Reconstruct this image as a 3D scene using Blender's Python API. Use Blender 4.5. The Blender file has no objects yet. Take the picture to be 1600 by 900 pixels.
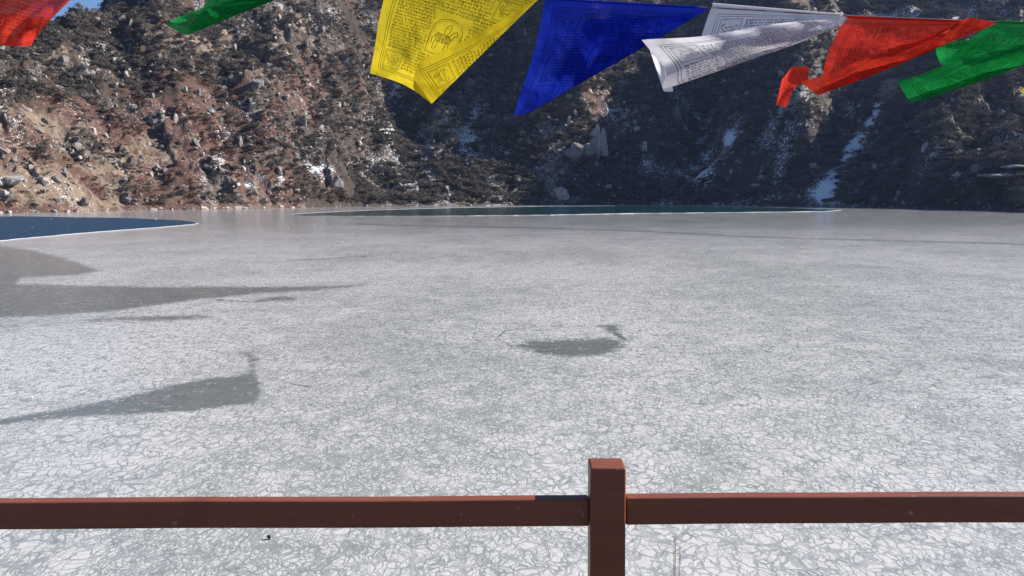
import bpy, bmesh, math, random
import numpy as np
from mathutils import Vector, Matrix
R = math.radians
random.seed(4); rng = np.random.default_rng(7)
S = bpy.context.scene

# ------------------------------------------------------------ camera, world, sun, exposure
EYE = 4.9                      # metres above the ice
FPX = 1386.0                   # focal length in pixels of the 1600 px photograph
PITCH = math.atan((450-304)/FPX)
cd = bpy.data.cameras.new('camera'); cam = bpy.data.objects.new('camera', cd)
S.collection.objects.link(cam); S.camera = cam
cam.location = (0, 0, EYE); cam.rotation_euler = (R(90)-PITCH, 0, 0)
cd.sensor_width = 36; cd.lens = 36*FPX/1600; cd.clip_start = .05; cd.clip_end = 20000
S.render.resolution_x = 1024; S.render.resolution_y = 576
SUN_EL, SUN_AZ = 31.0, 76.0    # azimuth clockwise from the view direction
w = bpy.data.worlds.new("World"); S.world = w; w.use_nodes = True
wn = w.node_tree; bg = wn.nodes['Background']
sky = wn.nodes.new('ShaderNodeTexSky'); sky.sky_type = 'NISHITA'; sky.sun_disc = False
sky.sun_elevation = R(SUN_EL); sky.sun_rotation = R(SUN_AZ); sky.altitude = 3700
sky.air_density = 1.0; sky.dust_density = .3; sky.ozone_density = 4.0
wn.links.new(sky.outputs[0], bg.inputs[0]); bg.inputs[1].default_value = .07
sl = bpy.data.lights.new('sun', 'SUN'); sl.energy = 4.8; sl.angle = R(.5); sl.color = (1, .93, .84)
so = bpy.data.objects.new('sun', sl); S.collection.objects.link(so)
sdir = Vector((math.sin(R(SUN_AZ))*math.cos(R(SUN_EL)), math.cos(R(SUN_AZ))*math.cos(R(SUN_EL)), math.sin(R(SUN_EL))))
so.rotation_euler = (-sdir).to_track_quat('-Z', 'Y').to_euler()
S.view_settings.view_transform = 'Standard'; S.view_settings.look = 'None'
S.view_settings.exposure = 1.12; S.view_settings.gamma = 1

# ------------------------------------------------------------ helpers
C = S.collection
cp, sp = math.cos(PITCH), math.sin(PITCH)
def ray(px, py):
    a = (px-800)/FPX; b = (450-py)/FPX
    return np.array([a, cp + b*sp, -sp + b*cp])           # unit depth along the view axis
def on_plane(px, py, z=0.0):
    d = ray(px, py); t = (z-EYE)/d[2]; return np.array([0, 0, EYE]) + d*t
def at_depth(px, py, D):
    return np.array([0, 0, EYE]) + ray(px, py)*D
def project(x, y, z):
    dz = z-EYE; depth = y*cp - dz*sp
    up = y*sp + dz*cp
    return 800 + FPX*x/depth, 450 - FPX*up/depth
def tag(o, label=None, cat=None, group=None, kind=None):
    if label: o['label'] = label
    if cat: o['category'] = cat
    if group: o['group'] = group
    if kind: o['kind'] = kind
    return o
def mesh_np(name, V, F, mat=None, parent=None, smooth=False):
    me = bpy.data.meshes.new(name)
    V = np.asarray(V, dtype=np.float32); F = np.asarray(F, dtype=np.int32)
    me.vertices.add(len(V)); me.vertices.foreach_set('co', V.ravel())
    k = F.shape[1]
    me.loops.add(F.size); me.loops.foreach_set('vertex_index', F.ravel())
    me.polygons.add(len(F)); me.polygons.foreach_set('loop_start', np.arange(len(F), dtype=np.int32)*k)
    me.polygons.foreach_set('use_smooth', np.full(len(F), smooth))
    me.update(calc_edges=True)
    if mat: me.materials.append(mat)
    o = bpy.data.objects.new(name, me); C.objects.link(o)
    if parent: o.parent = parent
    return o
def fattr(o, name, arr):
    a = o.data.attributes.new(name, 'FLOAT', 'POINT'); a.data.foreach_set('value', np.asarray(arr, dtype=np.float32).ravel())
def grid_faces(nr, nc):
    i = np.arange(nr-1)[:, None]*nc + np.arange(nc-1)[None, :]
    return np.stack([i, i+1, i+nc+1, i+nc], -1).reshape(-1, 4)
def bm_obj(name, bm, mat=None, parent=None, smooth=False):
    me = bpy.data.meshes.new(name); bm.to_mesh(me); bm.free()
    if smooth:
        for p in me.polygons: p.use_smooth = True
    if mat: me.materials.append(mat)
    o = bpy.data.objects.new(name, me); C.objects.link(o)
    if parent: o.parent = parent
    return o
def empty(name, loc=(0, 0, 0)):
    o = bpy.data.objects.new(name, None); C.objects.link(o); o.location = loc; return o

# ---- numpy noise
PERM = rng.permutation(4096)
def _h(ix, iy, k=0): return PERM[(PERM[(ix + k*131) & 4095] + iy) & 4095]
def perlin(x, y, k=0):
    xi = np.floor(x).astype(np.int64); yi = np.floor(y).astype(np.int64); xf = x-xi; yf = y-yi
    u = xf*xf*xf*(xf*(xf*6-15)+10); v = yf*yf*yf*(yf*(yf*6-15)+10)
    def g(a, b, dx, dy):
        an = _h(a, b, k)*(2*math.pi/4096); return np.cos(an)*dx + np.sin(an)*dy
    n00 = g(xi, yi, xf, yf); n10 = g(xi+1, yi, xf-1, yf); n01 = g(xi, yi+1, xf, yf-1); n11 = g(xi+1, yi+1, xf-1, yf-1)
    return ((n00*(1-u)+n10*u)*(1-v) + (n01*(1-u)+n11*u)*v)*1.5
def fbm(x, y, n=4, k=0, gain=.5):
    r = 0; a = 1; s = 0
    for i in range(n): r = r + a*perlin(x*2**i, y*2**i, k+i*7); s += a; a *= gain
    return r/s
def ridged(x, y, n=4, k=0, gain=.5):
    r = 0; a = 1; s = 0
    for i in range(n): r = r + a*(1-2*np.abs(perlin(x*2**i, y*2**i, k+i*5))); s += a; a *= gain
    return r/s
def facets(x, y, k=0):
    """tilted random plates, one per cell: broken rock"""
    xi = np.floor(x).astype(np.int64); yi = np.floor(y).astype(np.int64)
    best = np.full(x.shape, 9.); out = np.zeros(x.shape)
    for dx in (-1, 0, 1):
        for dy in (-1, 0, 1):
            a, b = xi+dx, yi+dy
            cx = a + _h(a, b, k)/4096.; cy = b + _h(a, b, k+9)/4096.
            d = (x-cx)**2 + (y-cy)**2; m = d < best; best = np.where(m, d, best)
            t1 = _h(a, b, k+3)/2048.-1; t2 = _h(a, b, k+5)/2048.-1; t3 = _h(a, b, k+6)/2048.-1
            out = np.where(m, .5*t3 + 1.1*t1*(x-cx) + 1.1*t2*(y-cy), out)
    return out
def sstep(a, b, x):
    t = np.clip((x-a)/(b-a), 0, 1); return t*t*(3-2*t)
def poly_sdf(X, Y, P, ky=1.0):
    """negative inside"""
    P = np.array(P, float); d = np.full(X.shape, 1e9); ins = np.zeros(X.shape, bool)
    for (x0, y0), (x1, y1) in zip(P, np.roll(P, -1, 0)):
        ex, ey = x1-x0, (y1-y0)*ky; px = X-x0; py = (Y-y0)*ky
        t = np.clip((px*ex+py*ey)/(ex*ex+ey*ey+1e-9), 0, 1)
        d = np.minimum(d, np.hypot(px-t*ex, py-t*ey))
        c = ((y0 > Y) != (y1 > Y)) & (X < (x1-x0)*(Y-y0)/((y1-y0) if y1 != y0 else 1e-9)+x0); ins ^= c
    return np.where(ins, -d, d)
def line_sdf(X, Y, P, ky=1.0):
    P = np.array(P, float); d = np.full(X.shape, 1e9)
    for (x0, y0), (x1, y1) in zip(P[:-1], P[1:]):
        ex, ey = x1-x0, (y1-y0)*ky; px = X-x0; py = (Y-y0)*ky
        t = np.clip((px*ex+py*ey)/(ex*ex+ey*ey+1e-9), 0, 1)
        d = np.minimum(d, np.hypot(px-t*ex, py-t*ey))
    return d

# ---- material helper
class NT:
    def __init__(s, name, rough=.8, spec=.3):
        s.m = bpy.data.materials.new(name); s.m.use_nodes = True; s.t = s.m.node_tree
        s.b = s.t.nodes['Principled BSDF']; s.out = s.t.nodes['Material Output']
        s.b.inputs['Roughness'].default_value = rough; s.b.inputs['Specular IOR Level'].default_value = spec
        s.g = s.t.nodes.new('ShaderNodeNewGeometry')
        s.pos = s.g.outputs['Position']
    def put(s, sock, v):
        if hasattr(v, 'links'): s.t.links.new(v, sock)
        elif v is not None: sock.default_value = (tuple(v)+(1,) if isinstance(v, (tuple, list)) and len(v) == 3 and sock.type == 'RGBA' else v)
    def base(s, v): s.put(s.b.inputs['Base Color'], v)
    def noise(s, scale, detail=4, rough=.6, vec=None, out='Fac', dist=0):
        n = s.t.nodes.new('ShaderNodeTexNoise'); s.put(n.inputs['Vector'], vec or s.pos)
        n.inputs['Scale'].default_value = scale; n.inputs['Detail'].default_value = detail; n.inputs['Roughness'].default_value = rough
        n.inputs['Distortion'].default_value = dist
        return n.outputs[out]
    def vor(s, scale, feature='F1', vec=None, out='Distance', rnd=1):
        n = s.t.nodes.new('ShaderNodeTexVoronoi'); n.feature = feature; s.put(n.inputs['Vector'], vec or s.pos)
        n.inputs['Scale'].default_value = scale; n.inputs['Randomness'].default_value = rnd; return n.outputs[out]
    def math(s, op, a, b=None, c=None, clamp=False):
        n = s.t.nodes.new('ShaderNodeMath'); n.operation = op; n.use_clamp = clamp
        s.put(n.inputs[0], a); s.put(n.inputs[1], b); s.put(n.inputs[2], c); return n.outputs[0]
    def ramp(s, v, a, b, lo=0., hi=1.):
        n = s.t.nodes.new('ShaderNodeMapRange'); n.interpolation_type = 'SMOOTHSTEP'
        s.put(n.inputs[0], v); n.inputs[1].default_value = a; n.inputs[2].default_value = b
        n.inputs[3].default_value = lo; n.inputs[4].default_value = hi; return n.outputs[0]
    def mix(s, f, a, b, mode='MIX'):
        n = s.t.nodes.new('ShaderNodeMix'); n.data_type = 'RGBA'; n.blend_type = mode
        s.put(n.inputs[0], f); s.put(n.inputs[6], a); s.put(n.inputs[7], b); return n.outputs[2]
    def vmath(s, op, a, b, scale=None):
        n = s.t.nodes.new('ShaderNodeVectorMath'); n.operation = op; s.put(n.inputs[0], a); s.put(n.inputs[1], b)
        if scale is not None: s.put(n.inputs['Scale'], scale)
        return n.outputs[0]
    def attr(s, name, out='Fac'):
        n = s.t.nodes.new('ShaderNodeAttribute'); n.attribute_name = name; return n.outputs[out]
    def bump(s, h, dist=.05, strength=1):
        n = s.t.nodes.new('ShaderNodeBump'); n.inputs['Strength'].default_value = strength; n.inputs['Distance'].default_value = dist
        s.put(n.inputs['Height'], h); s.t.links.new(n.outputs[0], s.b.inputs['Normal'])
    def objrand(s): return s.t.nodes.new('ShaderNodeObjectInfo').outputs['Random']

# ------------------------------------------------------------ the hillside
SH_PX = [-1500, -700, -300, 0, 100, 200, 300, 400, 550, 700, 800, 930, 1100, 1200, 1300, 1400, 1500, 1560, 1600, 1900, 2400, 3100]
SH_PY = [352, 345, 338, 333.5, 331.5, 329, 327.5, 326, 323.2, 321.8, 321, 320.3, 320.8, 321.6, 323, 325, 327.6, 330, 332.5, 337, 345, 352]
def th_of(px): return np.arctan((np.asarray(px, float)-800)/FPX/cp)
SH_R = [float(np.hypot(*on_plane(a, b)[:2])) for a, b in zip(SH_PX, SH_PY)]
SH_TH = th_of(SH_PX)
def shore_r(th): return np.interp(th, SH_TH, SH_R)
SS = np.array([-10, 0, 15, 40, 80, 130, 200, 300, 450, 700, 1300.])
HT = {  # photograph column -> heights at the distances SS behind the shore
 -1500: [-2, 0, 9, 24, 48, 74, 100, 110, 120, 160, 150],
 -300:  [-2, 0, 9, 24, 48, 78, 96, 92, 90, 120, 120],
 0:     [-2, 0, 8, 23, 48, 72, 68, 50, 40, 30, 30],
 130:   [-2, 0, 8, 22, 46, 69, 70, 50, 40, 30, 30],
 220:   [-2, 0, 8, 23, 50, 80, 108, 125, 110, 80, 60],
 300:   [-2, 0, 9, 27, 56, 90, 134, 190, 250, 240, 200],
 375:   [-2, 0, 8, 24, 50, 83, 128, 188, 260, 280, 260],
 460:   [-2, 0, 12, 33, 63, 96, 142, 200, 280, 330, 300],
 530:   [-2, 0, 10, 27, 52, 86, 132, 200, 290, 380, 380],
 580:   [-2, 0, 5, 14, 31, 60, 116, 200, 290, 400, 400],
 620:   [-2, 0, 3, 9, 22, 48, 108, 195, 290, 400, 400],
 700:   [-2, 0, 5, 14, 34, 68, 124, 195, 290, 400, 400],
 790:   [-2, 0, 7, 22, 48, 82, 132, 195, 290, 400, 400],
 900:   [-2, 0, 26, 60, 94, 120, 152, 200, 285, 400, 400],
 968:   [-2, 0, 12, 38, 76, 108, 142, 195, 280, 400, 400],
 1080:  [-2, 0, 5, 15, 35, 74, 128, 188, 270, 400, 400],
 1230:  [-2, 0, 24, 56, 90, 118, 148, 196, 270, 390, 400],
 1310:  [-2, 0, 6, 17, 40, 76, 122, 185, 250, 350, 400],
 1380:  [-2, 0, 5, 15, 35, 66, 108, 165, 240, 350, 420],
 1480:  [-2, 0, 11, 29, 48, 66, 94, 135, 215, 340, 440],
 1550:  [-2, 0, 6, 16, 29, 46, 74, 112, 190, 320, 430],
 1640:  [-2, 0, 2, 5, 9, 18, 40, 68, 130, 250, 360],
 1850:  [-2, 0, 2, 4, 7, 13, 26, 46, 86, 170, 260],
 2200:  [-2, 0, 2, 4, 8, 16, 32, 60, 90, 140, 200],
 3100:  [-2, 0, 3, 6, 12, 22, 34, 50, 70, 100, 140]}
HK = sorted(HT); HTH = th_of(HK); HM = np.array([HT[k] for k in HK], float)
def base_h(th, s):
    ci = np.clip(np.searchsorted(HTH, th)-1, 0, len(HK)-2)
    t = np.clip((th-HTH[ci])/(HTH[ci+1]-HTH[ci]), 0, 1); t = t*t*(3-2*t)
    si = np.clip(np.searchsorted(SS, s)-1, 0, len(SS)-2)
    u = np.clip((s-SS[si])/(SS[si+1]-SS[si]), 0, 1)
    a = HM[ci, si]*(1-u)+HM[ci, si+1]*u; b = HM[ci+1, si]*(1-u)+HM[ci+1, si+1]*u
    return a*(1-t)+b*t
def height(X, Y):
    th = np.arctan2(X, Y); r = np.hypot(X, Y)
    wob = fbm(X/28., Y/28., 3, 60)*5.0
    s = r - shore_r(th)
    k = sstep(0, 25, s)
    sw = s + wob*k + np.minimum(0, 0)
    z = base_h(th + k*.035*fbm(X/70., Y/70., 2, 31), sw)
    amp = sstep(-2, 30, s)
    big = sstep(150, 420, s)
    calm = 1-.75*sstep(R(31), R(36), th)
    z = z + amp*calm*(7.5*ridged(X/75., Y/75., 3, 11) - 3.0) + (big*14*sstep(R(-24), R(-14), th))*ridged(X/210., Y/210., 3, 19)
    z = z + amp*4.0*ridged(X/34.+.3*Y/34., Y/40., 3, 41)
    rock = np.maximum(sstep(-.15, .35, fbm(X/38., Y/38., 3, 77)), .7*(1-sstep(R(-12), R(-6), th))*sstep(-.45, .1, fbm(X/22., Y/22., 3, 78)))
    X2 = X + 2*perlin(X/5., Y/5., 91); Y2 = Y + 2*perlin(X/5., Y/5., 92)
    a2 = sstep(0, 10, s)
    z = z + a2*(rock*3.6+.7)*facets(X2/15., Y2/15., 5) + a2*(rock*1.5+.35)*facets(X2/6.5, Y2/6.5, 15)
    z = z + a2*.35*fbm(X/2.6, Y/2.6, 2, 51)
    z = z + sstep(-3, 1, s)*(.35+.5*facets(X/3., Y/3., 25)*sstep(-2, 2, s))
    return z, s, rock
thd = np.linspace(R(-33.5), R(33.5), 1250)
th_all = np.concatenate([np.linspace(R(-80), R(-33.6), 130), thd, np.linspace(R(33.6), R(80), 130)])
def nodes(segs):
    out = [np.array([segs[0][0]])]
    for a, b, d in segs: n = int(round((b-a)/d)); out.append(np.linspace(a, b, n+1)[1:])
    return np.concatenate(out)
s_all = nodes([(-10, -2, 2), (-2, 4, .5), (4, 60, .62), (60, 150, .85), (150, 260, 1.6), (260, 420, 4), (420, 900, 12), (900, 1900, 40)])
TH, SG = np.meshgrid(th_all, s_all)                      # rows: distance, columns: bearing
RR = shore_r(TH) + SG
TX, TY = RR*np.sin(TH), RR*np.cos(TH)
TZ, TS, ROCK = height(TX, TY)
for _k in range(2): TZ[:, 1:-1] = .25*TZ[:, :-2]+.5*TZ[:, 1:-1]+.25*TZ[:, 2:]
TZ[1:-1] = .2*TZ[:-2]+.6*TZ[1:-1]+.2*TZ[2:]
nr, nc = TZ.shape
PXg, PYg = project(TX, TY, TZ)

# surface cover, per vertex
gy, gx = np.gradient(TZ); 
dS = np.gradient(RR, axis=0); slope = np.abs(gy/np.maximum(dS, .05))
n1 = fbm(TX/20., TY/20., 4, 201); n2 = fbm(TX/9., TY/9., 4, 202); n3 = fbm(TX/45., TY/45., 3, 203)
left = 1-sstep(380, 600, PXg)
low = sstep(60, 200, PYg)
rust = .85*sstep(-.15, .6, n1 + .55*left*low - .12 + .25*n2)
for (cx, cy, rx, ry, a) in [(470, 120, 80, 60, .9), (900, 165, 60, 22, 1.), (240, 130, 60, 40, .8), (1540, 290, 50, 18, .7), (380, 270, 120, 45, .5), (330, 180, 80, 40, .7), (740, 85, 60, 14, .5)]:
    rust = np.clip(rust + a*np.exp(-((PXg-cx)/rx)**2-((PYg-cy)/ry)**2)*sstep(-.5, .2, n2), 0, 1)
tan = .85*sstep(-.1, .6, n3 + .5*left*sstep(140, 260, PYg)+.3*n2-.1)
for (cx, cy, rx, ry, a) in [(320, 55, 110, 22, .9), (60, 190, 120, 30, .9), (80, 265, 150, 50, .6), (1400, 130, 80, 28, .7), (1020, 60, 100, 40, .4)]:
    tan = np.clip(tan + a*np.exp(-((PXg-cx)/rx)**2-((PYg-cy)/ry)**2)*sstep(-.6, .1, n2), 0, 1)
# snow: sdf-like, positive = snow likely
snow = -.49 + .55*fbm(TX/14., TY/14., 3, 205)
def blob(cx, cy, rx, ry, a):
    global snow
    snow = snow + a*np.exp(-((PXg-cx)/rx)**2-((PYg-cy)/ry)**2)
for b in [(690, 200, 75, 60, .30), (620, 270, 90, 50, .25), (600, 150, 30, 60, .12), (480, 30, 50, 18, .3), (970, 175, 25, 14, .55), (1090, 220, 26, 60, .5), (1100, 280, 20, 30, .4),
          (1140, 218, 10, 14, .9), (1200, 190, 40, 40, .3), (490, 262, 24, 7, .45), (1420, 30, 90, 22, .5), (1540, 12, 60, 14, .3), (1250, 300, 80, 16, .4), (1215, 160, 20, 14, .5),
          (1000, 15, 120, 12, .25), (1300, 30, 60, 14, .35), (370, 289, 6, 3, 1.3), (387, 289, 5, 3, 1.2), (345, 250, 25, 20, .3), (350, 215, 10, 10, .4), (1440, 190, 40, 18, .35), (760, 250, 60, 60, .25), (440, 280, 6, 10, .7)]: blob(*b)
snow = snow + .13*sstep(530, 620, PXg)*sstep(90, 160, PYg)*sstep(-.3, .3, fbm(TX/30., TY/30., 2, 209))
dl = line_sdf(PXg, PYg, [(1372, 168), (1358, 195), (1335, 225), (1318, 255), (1302, 285), (1290, 302)], 1.0)
wl = 5 + 10*sstep(170, 290, PYg)
snow = snow + (1.2+.45*fbm(TX/5., TY/5., 3, 207))*np.exp(-(dl/wl)**2)
pale = np.zeros_like(TZ)
ter = NT('hillside_ground', .95, .15)
def terrain_mat(m):
    q = m.noise(.55, 5, .65); q2 = m.noise(2.2, 4, .7); q3 = m.noise(.16, 4, .6)
    soil = m.mix(q2, (.030, .024, .020), (.105, .082, .066))
    tanc = m.mix(q, (.14, .102, .076), (.30, .232, .175))
    redc = m.mix(q2, (.065, .038, .031), (.165, .095, .073))
    grey = m.mix(m.ramp(m.noise(1.3, 6, .75), .35, .7), (.060, .056, .052), (.30, .275, .255))
    c = m.mix(m.ramp(m.math('ADD', m.attr('tan'), m.math('MULTIPLY', m.math('SUBTRACT', m.noise(.35, 7, .72), .5), 2.6)), .3, .75), soil, tanc)
    c = m.mix(m.ramp(m.math('ADD', m.attr('rust'), m.math('MULTIPLY', m.math('SUBTRACT', m.noise(.3, 7, .74), .5), 2.8)), .4, .85), c, redc)
    r = m.math('ADD', m.attr('rock'), m.math('MULTIPLY', m.math('SUBTRACT', q, .5), 1.6))
    c = m.mix(m.ramp(r, .62, .85), c, grey)
    nz = m.noise(.8, 5, .75)
    sn = m.ramp(m.math('ADD', m.attr('snow'), m.math('ADD', m.math('MULTIPLY', m.math('SUBTRACT', nz, .5), 1.9), m.math('MULTIPLY', m.math('SUBTRACT', m.noise(2.2, 3, .7), .5), 2.6))), .0, .14)
    c = m.mix(sn, c, (.80, .83, .88))
    m.base(c); m.bump(m.math('ADD', q, m.math('MULTIPLY', q2, .5)), .9, .8)
terrain_mat(ter)
hill = mesh_np('hillside', np.stack([TX, TY, TZ], -1).reshape(-1, 3), grid_faces(nr, nc)[:, ::-1], ter.m)
rockiness = np.clip(ROCK*.62 + .3*sstep(1.0, 2.2, slope), 0, 1)
fattr(hill, 'rust', rust); fattr(hill, 'tan', tan); fattr(hill, 'rock', rockiness); fattr(hill, 'snow', snow)
tag(hill, kind='structure')
def on_hill(px, py):
    """first point of the hillside along a pixel's line of sight"""
    th = float(th_of(px)); j = int(np.argmin(np.abs(th_all-th)))
    vis = np.minimum.accumulate(PYg[:, j])
    idx = np.nonzero(vis <= py)[0]
    i = int(idx[0]) if len(idx) else nr-1
    return TX[i, j], TY[i, j], TZ[i, j]

# a broad sheet of ground under and behind everything
gm = NT('bank_earth', .95, .1); gm.base(gm.mix(gm.noise(1.2, 6, .7), (.07, .055, .04), (.19, .15, .11))); gm.bump(gm.noise(6, 5, .7), .04)
g = mesh_np('ground', [(-9000, -9000, -6), (9000, -9000, -6), (9000, 9000, -6), (-9000, 9000, -6)], [(0, 1, 2, 3)], gm.m); tag(g, kind='structure')
# the bank the viewer stands on: a terrace, a stone-faced edge and its foot in the ice
xs = np.linspace(-60, 60, 241); prof = [(-200, EYE-1.4), (-20, EYE-1.55), (-2, EYE-1.55), (2.55, EYE-1.55), (2.75, EYE-1.62), (3.05, 1.6), (3.35, .5), (3.8, -.6)]
BX, BI = np.meshgrid(xs, np.arange(len(prof))); BY = np.array([p[0] for p in prof])[BI]; BZ = np.array([p[1] for p in prof])[BI]
BZ = BZ + .05*fbm(BX*1.3, BY*1.3, 3, 300); BY2 = BY + np.where(BI >= 5, .12*fbm(BX*1.7, BI*2.3, 3, 301), 0)
b = mesh_np('bank', np.stack([BX, BY2, BZ], -1).reshape(-1, 3), grid_faces(*BX.shape), gm.m); tag(b, kind='structure')

# ------------------------------------------------------------ the frozen lake
ith = np.concatenate([np.linspace(R(-80), R(-36), 30), np.linspace(R(-35.5), R(35.5), 520), np.linspace(R(36), R(80), 30)])
q = np.concatenate([np.linspace(1/3.0, 1/9.0, 14), np.linspace(1/9.0, 1/430., 420)[1:], [1/440., 1/470.]])
ITH, IR = np.meshgrid(ith, 1/q); IR = np.minimum(IR, shore_r(ITH)+8)
IX, IY = IR*np.sin(ITH), IR*np.cos(ITH); IZ = np.zeros_like(IX)
ice_nt = NT('lake_ice', .3, .5)
IPX, IPY = project(IX, IY, IZ)
CLEAR = [([(-470, 395), (-380, 372), (-220, 366), (-60, 378), (40, 388), (105, 403), (160, 424), (120, 431), (35, 434), (30, 443), (230, 447), (420, 447), (575, 445), (530, 452), (420, 458), (300, 470), (180, 487), (60, 495), (-60, 497), (-260, 500), (-400, 480), (-480, 440)], 1.),
 ([(120, 501), (190, 493), (325, 491), (332, 498), (240, 503), (150, 504)], .8),
 ([(395, 468), (440, 462), (467, 465), (462, 471), (425, 471)], 1.),
 ([(372, 549), (392, 552), (404, 560), (400, 572), (405, 590), (413, 612), (400, 630), (300, 643), (150, 651), (0, 664), (-200, 690), (-200, 676), (0, 655), (100, 638), (190, 619), (270, 600), (330, 590), (376, 586), (392, 574), (384, 560)], 1.),
 ([(785, 541), (830, 530), (900, 527), (940, 524), (980, 529), (982, 546), (950, 557), (890, 561), (840, 553)], .66),
 ([(932, 507), (968, 505), (970, 520), (945, 521)], .9),
 ([(-40, 507), (35, 506), (36, 512), (-40, 513)], .8)]
sd = np.full(IX.shape, -9.)
for P, wgt in CLEAR:
    kyy = 3.0
    d = poly_sdf(IPX, IPY, P, kyy)/22.
    sd = np.maximum(sd, wgt*np.clip(-d, -4, 1.4) + (wgt-1)*.3)
for P, wpx, a in [([(340, 469), (395, 472), (430, 468)], 3, .8), ([(300, 431), (420, 424), (520, 410), (600, 398)], 4, .25), ([(450, 407), (520, 404), (570, 400)], 9, .3), ([(440, 360), (520, 372), (590, 385)], 4, .2),
                  ([(800, 541), (776, 528), (790, 517), (830, 511), (880, 509), (935, 511)], 3, .5), ([(960, 520), (975, 530)], 8, .6), ([(640, 425), (700, 432), (800, 440)], 3, .1), ([(730, 395), (735, 390), (700, 388)], 3, .1),
                  ([(860, 357), (1000, 361), (1150, 369), (1300, 374), (1500, 379), (1700, 384)], 10, .28), ([(560, 350), (700, 354), (880, 357)], 8, .35), ([(455, 600), (480, 604)], 6, .5), ([(1340, 605), (1380, 596), (1400, 592)], 6, .3)]:
    d = line_sdf(IPX, IPY, P, 3.0)/wpx; sd = np.maximum(sd, a*1.3-d)
# how thoroughly the sheet is frosted with white flakes
tone = .5*fbm(IX/9., IY/16., 4, 401)
for (cx, cy, rx, ry, a) in [(560, 520, 130, 60, -.16), (680, 690, 90, 50, -.22), (820, 640, 90, 40, -.18), (420, 870, 160, 40, -.2), (100, 560, 160, 40, .12), (1240, 590, 130, 12, -.25), (800, 850, 120, 30, -.15), (300, 700, 120, 60, .1),
                            (1100, 640, 160, 60, .1), (80, 600, 160, 20, .2), (1440, 600, 150, 20, -.1)]:
    tone = tone + .65*a*np.exp(-((IPX-cx)/rx)**2-((IPY-cy)/ry)**2)
def ice_mat(m):
    P = m.pos
    wv = m.vmath('SCALE', m.vmath('SUBTRACT', m.noise(1.1, 3, .6, out='Color'), (.5, .5, .5)), None, .55)
    P1 = m.vmath('ADD', P, wv)
    wv2 = m.vmath('SCALE', m.vmath('SUBTRACT', m.noise(7, 3, .6, out='Color'), (.5, .5, .5)), None, .10)
    P2 = m.vmath('ADD', P1, wv2)
    def mapped(v, rz, sx, sy):
        mp = m.t.nodes.new('ShaderNodeMapping'); m.put(mp.inputs['Vector'], v); mp.inputs['Rotation'].default_value = (0, 0, rz); mp.inputs['Scale'].default_value = (sx, sy, 1); return mp.outputs[0]
    PV = mapped(P2, .5, 1.5, .75); PW_ = mapped(P2, -.8, 1.6, .7)
    e1 = m.vor(3.5, 'DISTANCE_TO_EDGE', PV); e3 = m.vor(2.8, 'DISTANCE_TO_EDGE', PW_); e2 = m.vor(9, 'DISTANCE_TO_EDGE', PW_); cellc = m.vor(3.5, 'F1', PV, 'Color'); cell2 = m.vor(9, 'F1', PW_, 'Color')
    tone = m.attr('tone')
    big = m.math('ADD', m.noise(.22, 5, .65), tone)
    fine = m.noise(.9, 5, .7)
    dens = m.math('ADD', m.math('ADD', m.math('MULTIPLY', big, .36), .145), m.math('MULTIPLY', fine, .6))         # high = more white
    spy = m.t.nodes.new('ShaderNodeSeparateXYZ'); m.put(spy.inputs[0], P)
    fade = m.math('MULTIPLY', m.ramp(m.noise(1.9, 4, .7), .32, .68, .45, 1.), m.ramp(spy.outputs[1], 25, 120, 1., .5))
    l1 = m.math('MULTIPLY', m.ramp(m.math('SUBTRACT', e1, m.math('MULTIPLY', m.noise(3, 2), .05)), -.02, .07), m.ramp(m.math('SUBTRACT', e3, m.math('MULTIPLY', m.noise(2.3, 2), .06)), -.035, .06)); l2 = m.ramp(e2, -.01, .14)
    w2 = m.ramp(dens, .74, .52)
    l1 = m.math('ADD', m.math('MULTIPLY', l1, fade), m.math('SUBTRACT', 1, fade)); lines = m.math('MULTIPLY', l1, m.math('SUBTRACT', 1, m.math('MULTIPLY', w2, m.math('SUBTRACT', 1, l2))))
    sep = m.t.nodes.new('ShaderNodeSeparateColor'); m.put(sep.inputs[0], cellc)
    sep2 = m.t.nodes.new('ShaderNodeSeparateColor'); m.put(sep2.inputs[0], cell2)
    hole = m.math('GREATER_THAN', m.math('ADD', sep.outputs[0], m.math('MULTIPLY', sep2.outputs[1], .5)), m.math('ADD', .12, m.math('MULTIPLY', dens, 1.95)))
    white = m.math('MULTIPLY', lines, m.math('SUBTRACT', 1, m.math('MULTIPLY', hole, .5)))
    white = m.math('MULTIPLY', white, m.ramp(dens, .3, .7, .62, 1.))
    grain = m.noise(26, 4, .7)
    flake = m.mix(grain, (.485, .484, .484), (.62, .615, .612))
    flake = m.mix(m.math('MULTIPLY', sep.outputs[1], .35), flake, (.45, .46, .465))
    under = m.mix(m.noise(3.5, 4, .6), (.155, .175, .172), (.265, .283, .278))
    c = m.mix(white, under, flake)
    # clear, dark ice
    en = m.math('ADD', m.attr('clear'), m.math('ADD', m.math('MULTIPLY', m.math('SUBTRACT', m.noise(.5, 6, .72), .5), .9), m.math('MULTIPLY', m.math('SUBTRACT', m.noise(2.6, 5, .7), .5), 1.5)))
    clr = m.math('MULTIPLY', m.ramp(en, -.2, .5), m.ramp(m.math('ADD', m.math('MULTIPLY', white, .25), m.noise(1.7, 5, .7)), .98, .72, .15, 1.))
    dark = m.mix(m.noise(1.4, 5, .7), (.075, .092, .094), (.165, .18, .175))
    c = m.mix(m.math('MULTIPLY', clr, .9), c, dark)
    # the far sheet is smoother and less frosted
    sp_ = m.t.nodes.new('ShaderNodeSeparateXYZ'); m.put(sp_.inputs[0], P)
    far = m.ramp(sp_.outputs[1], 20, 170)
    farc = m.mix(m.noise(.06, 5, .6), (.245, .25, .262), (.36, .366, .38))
    c = m.mix(m.math('MULTIPLY', far, .85), c, farc)
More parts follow.
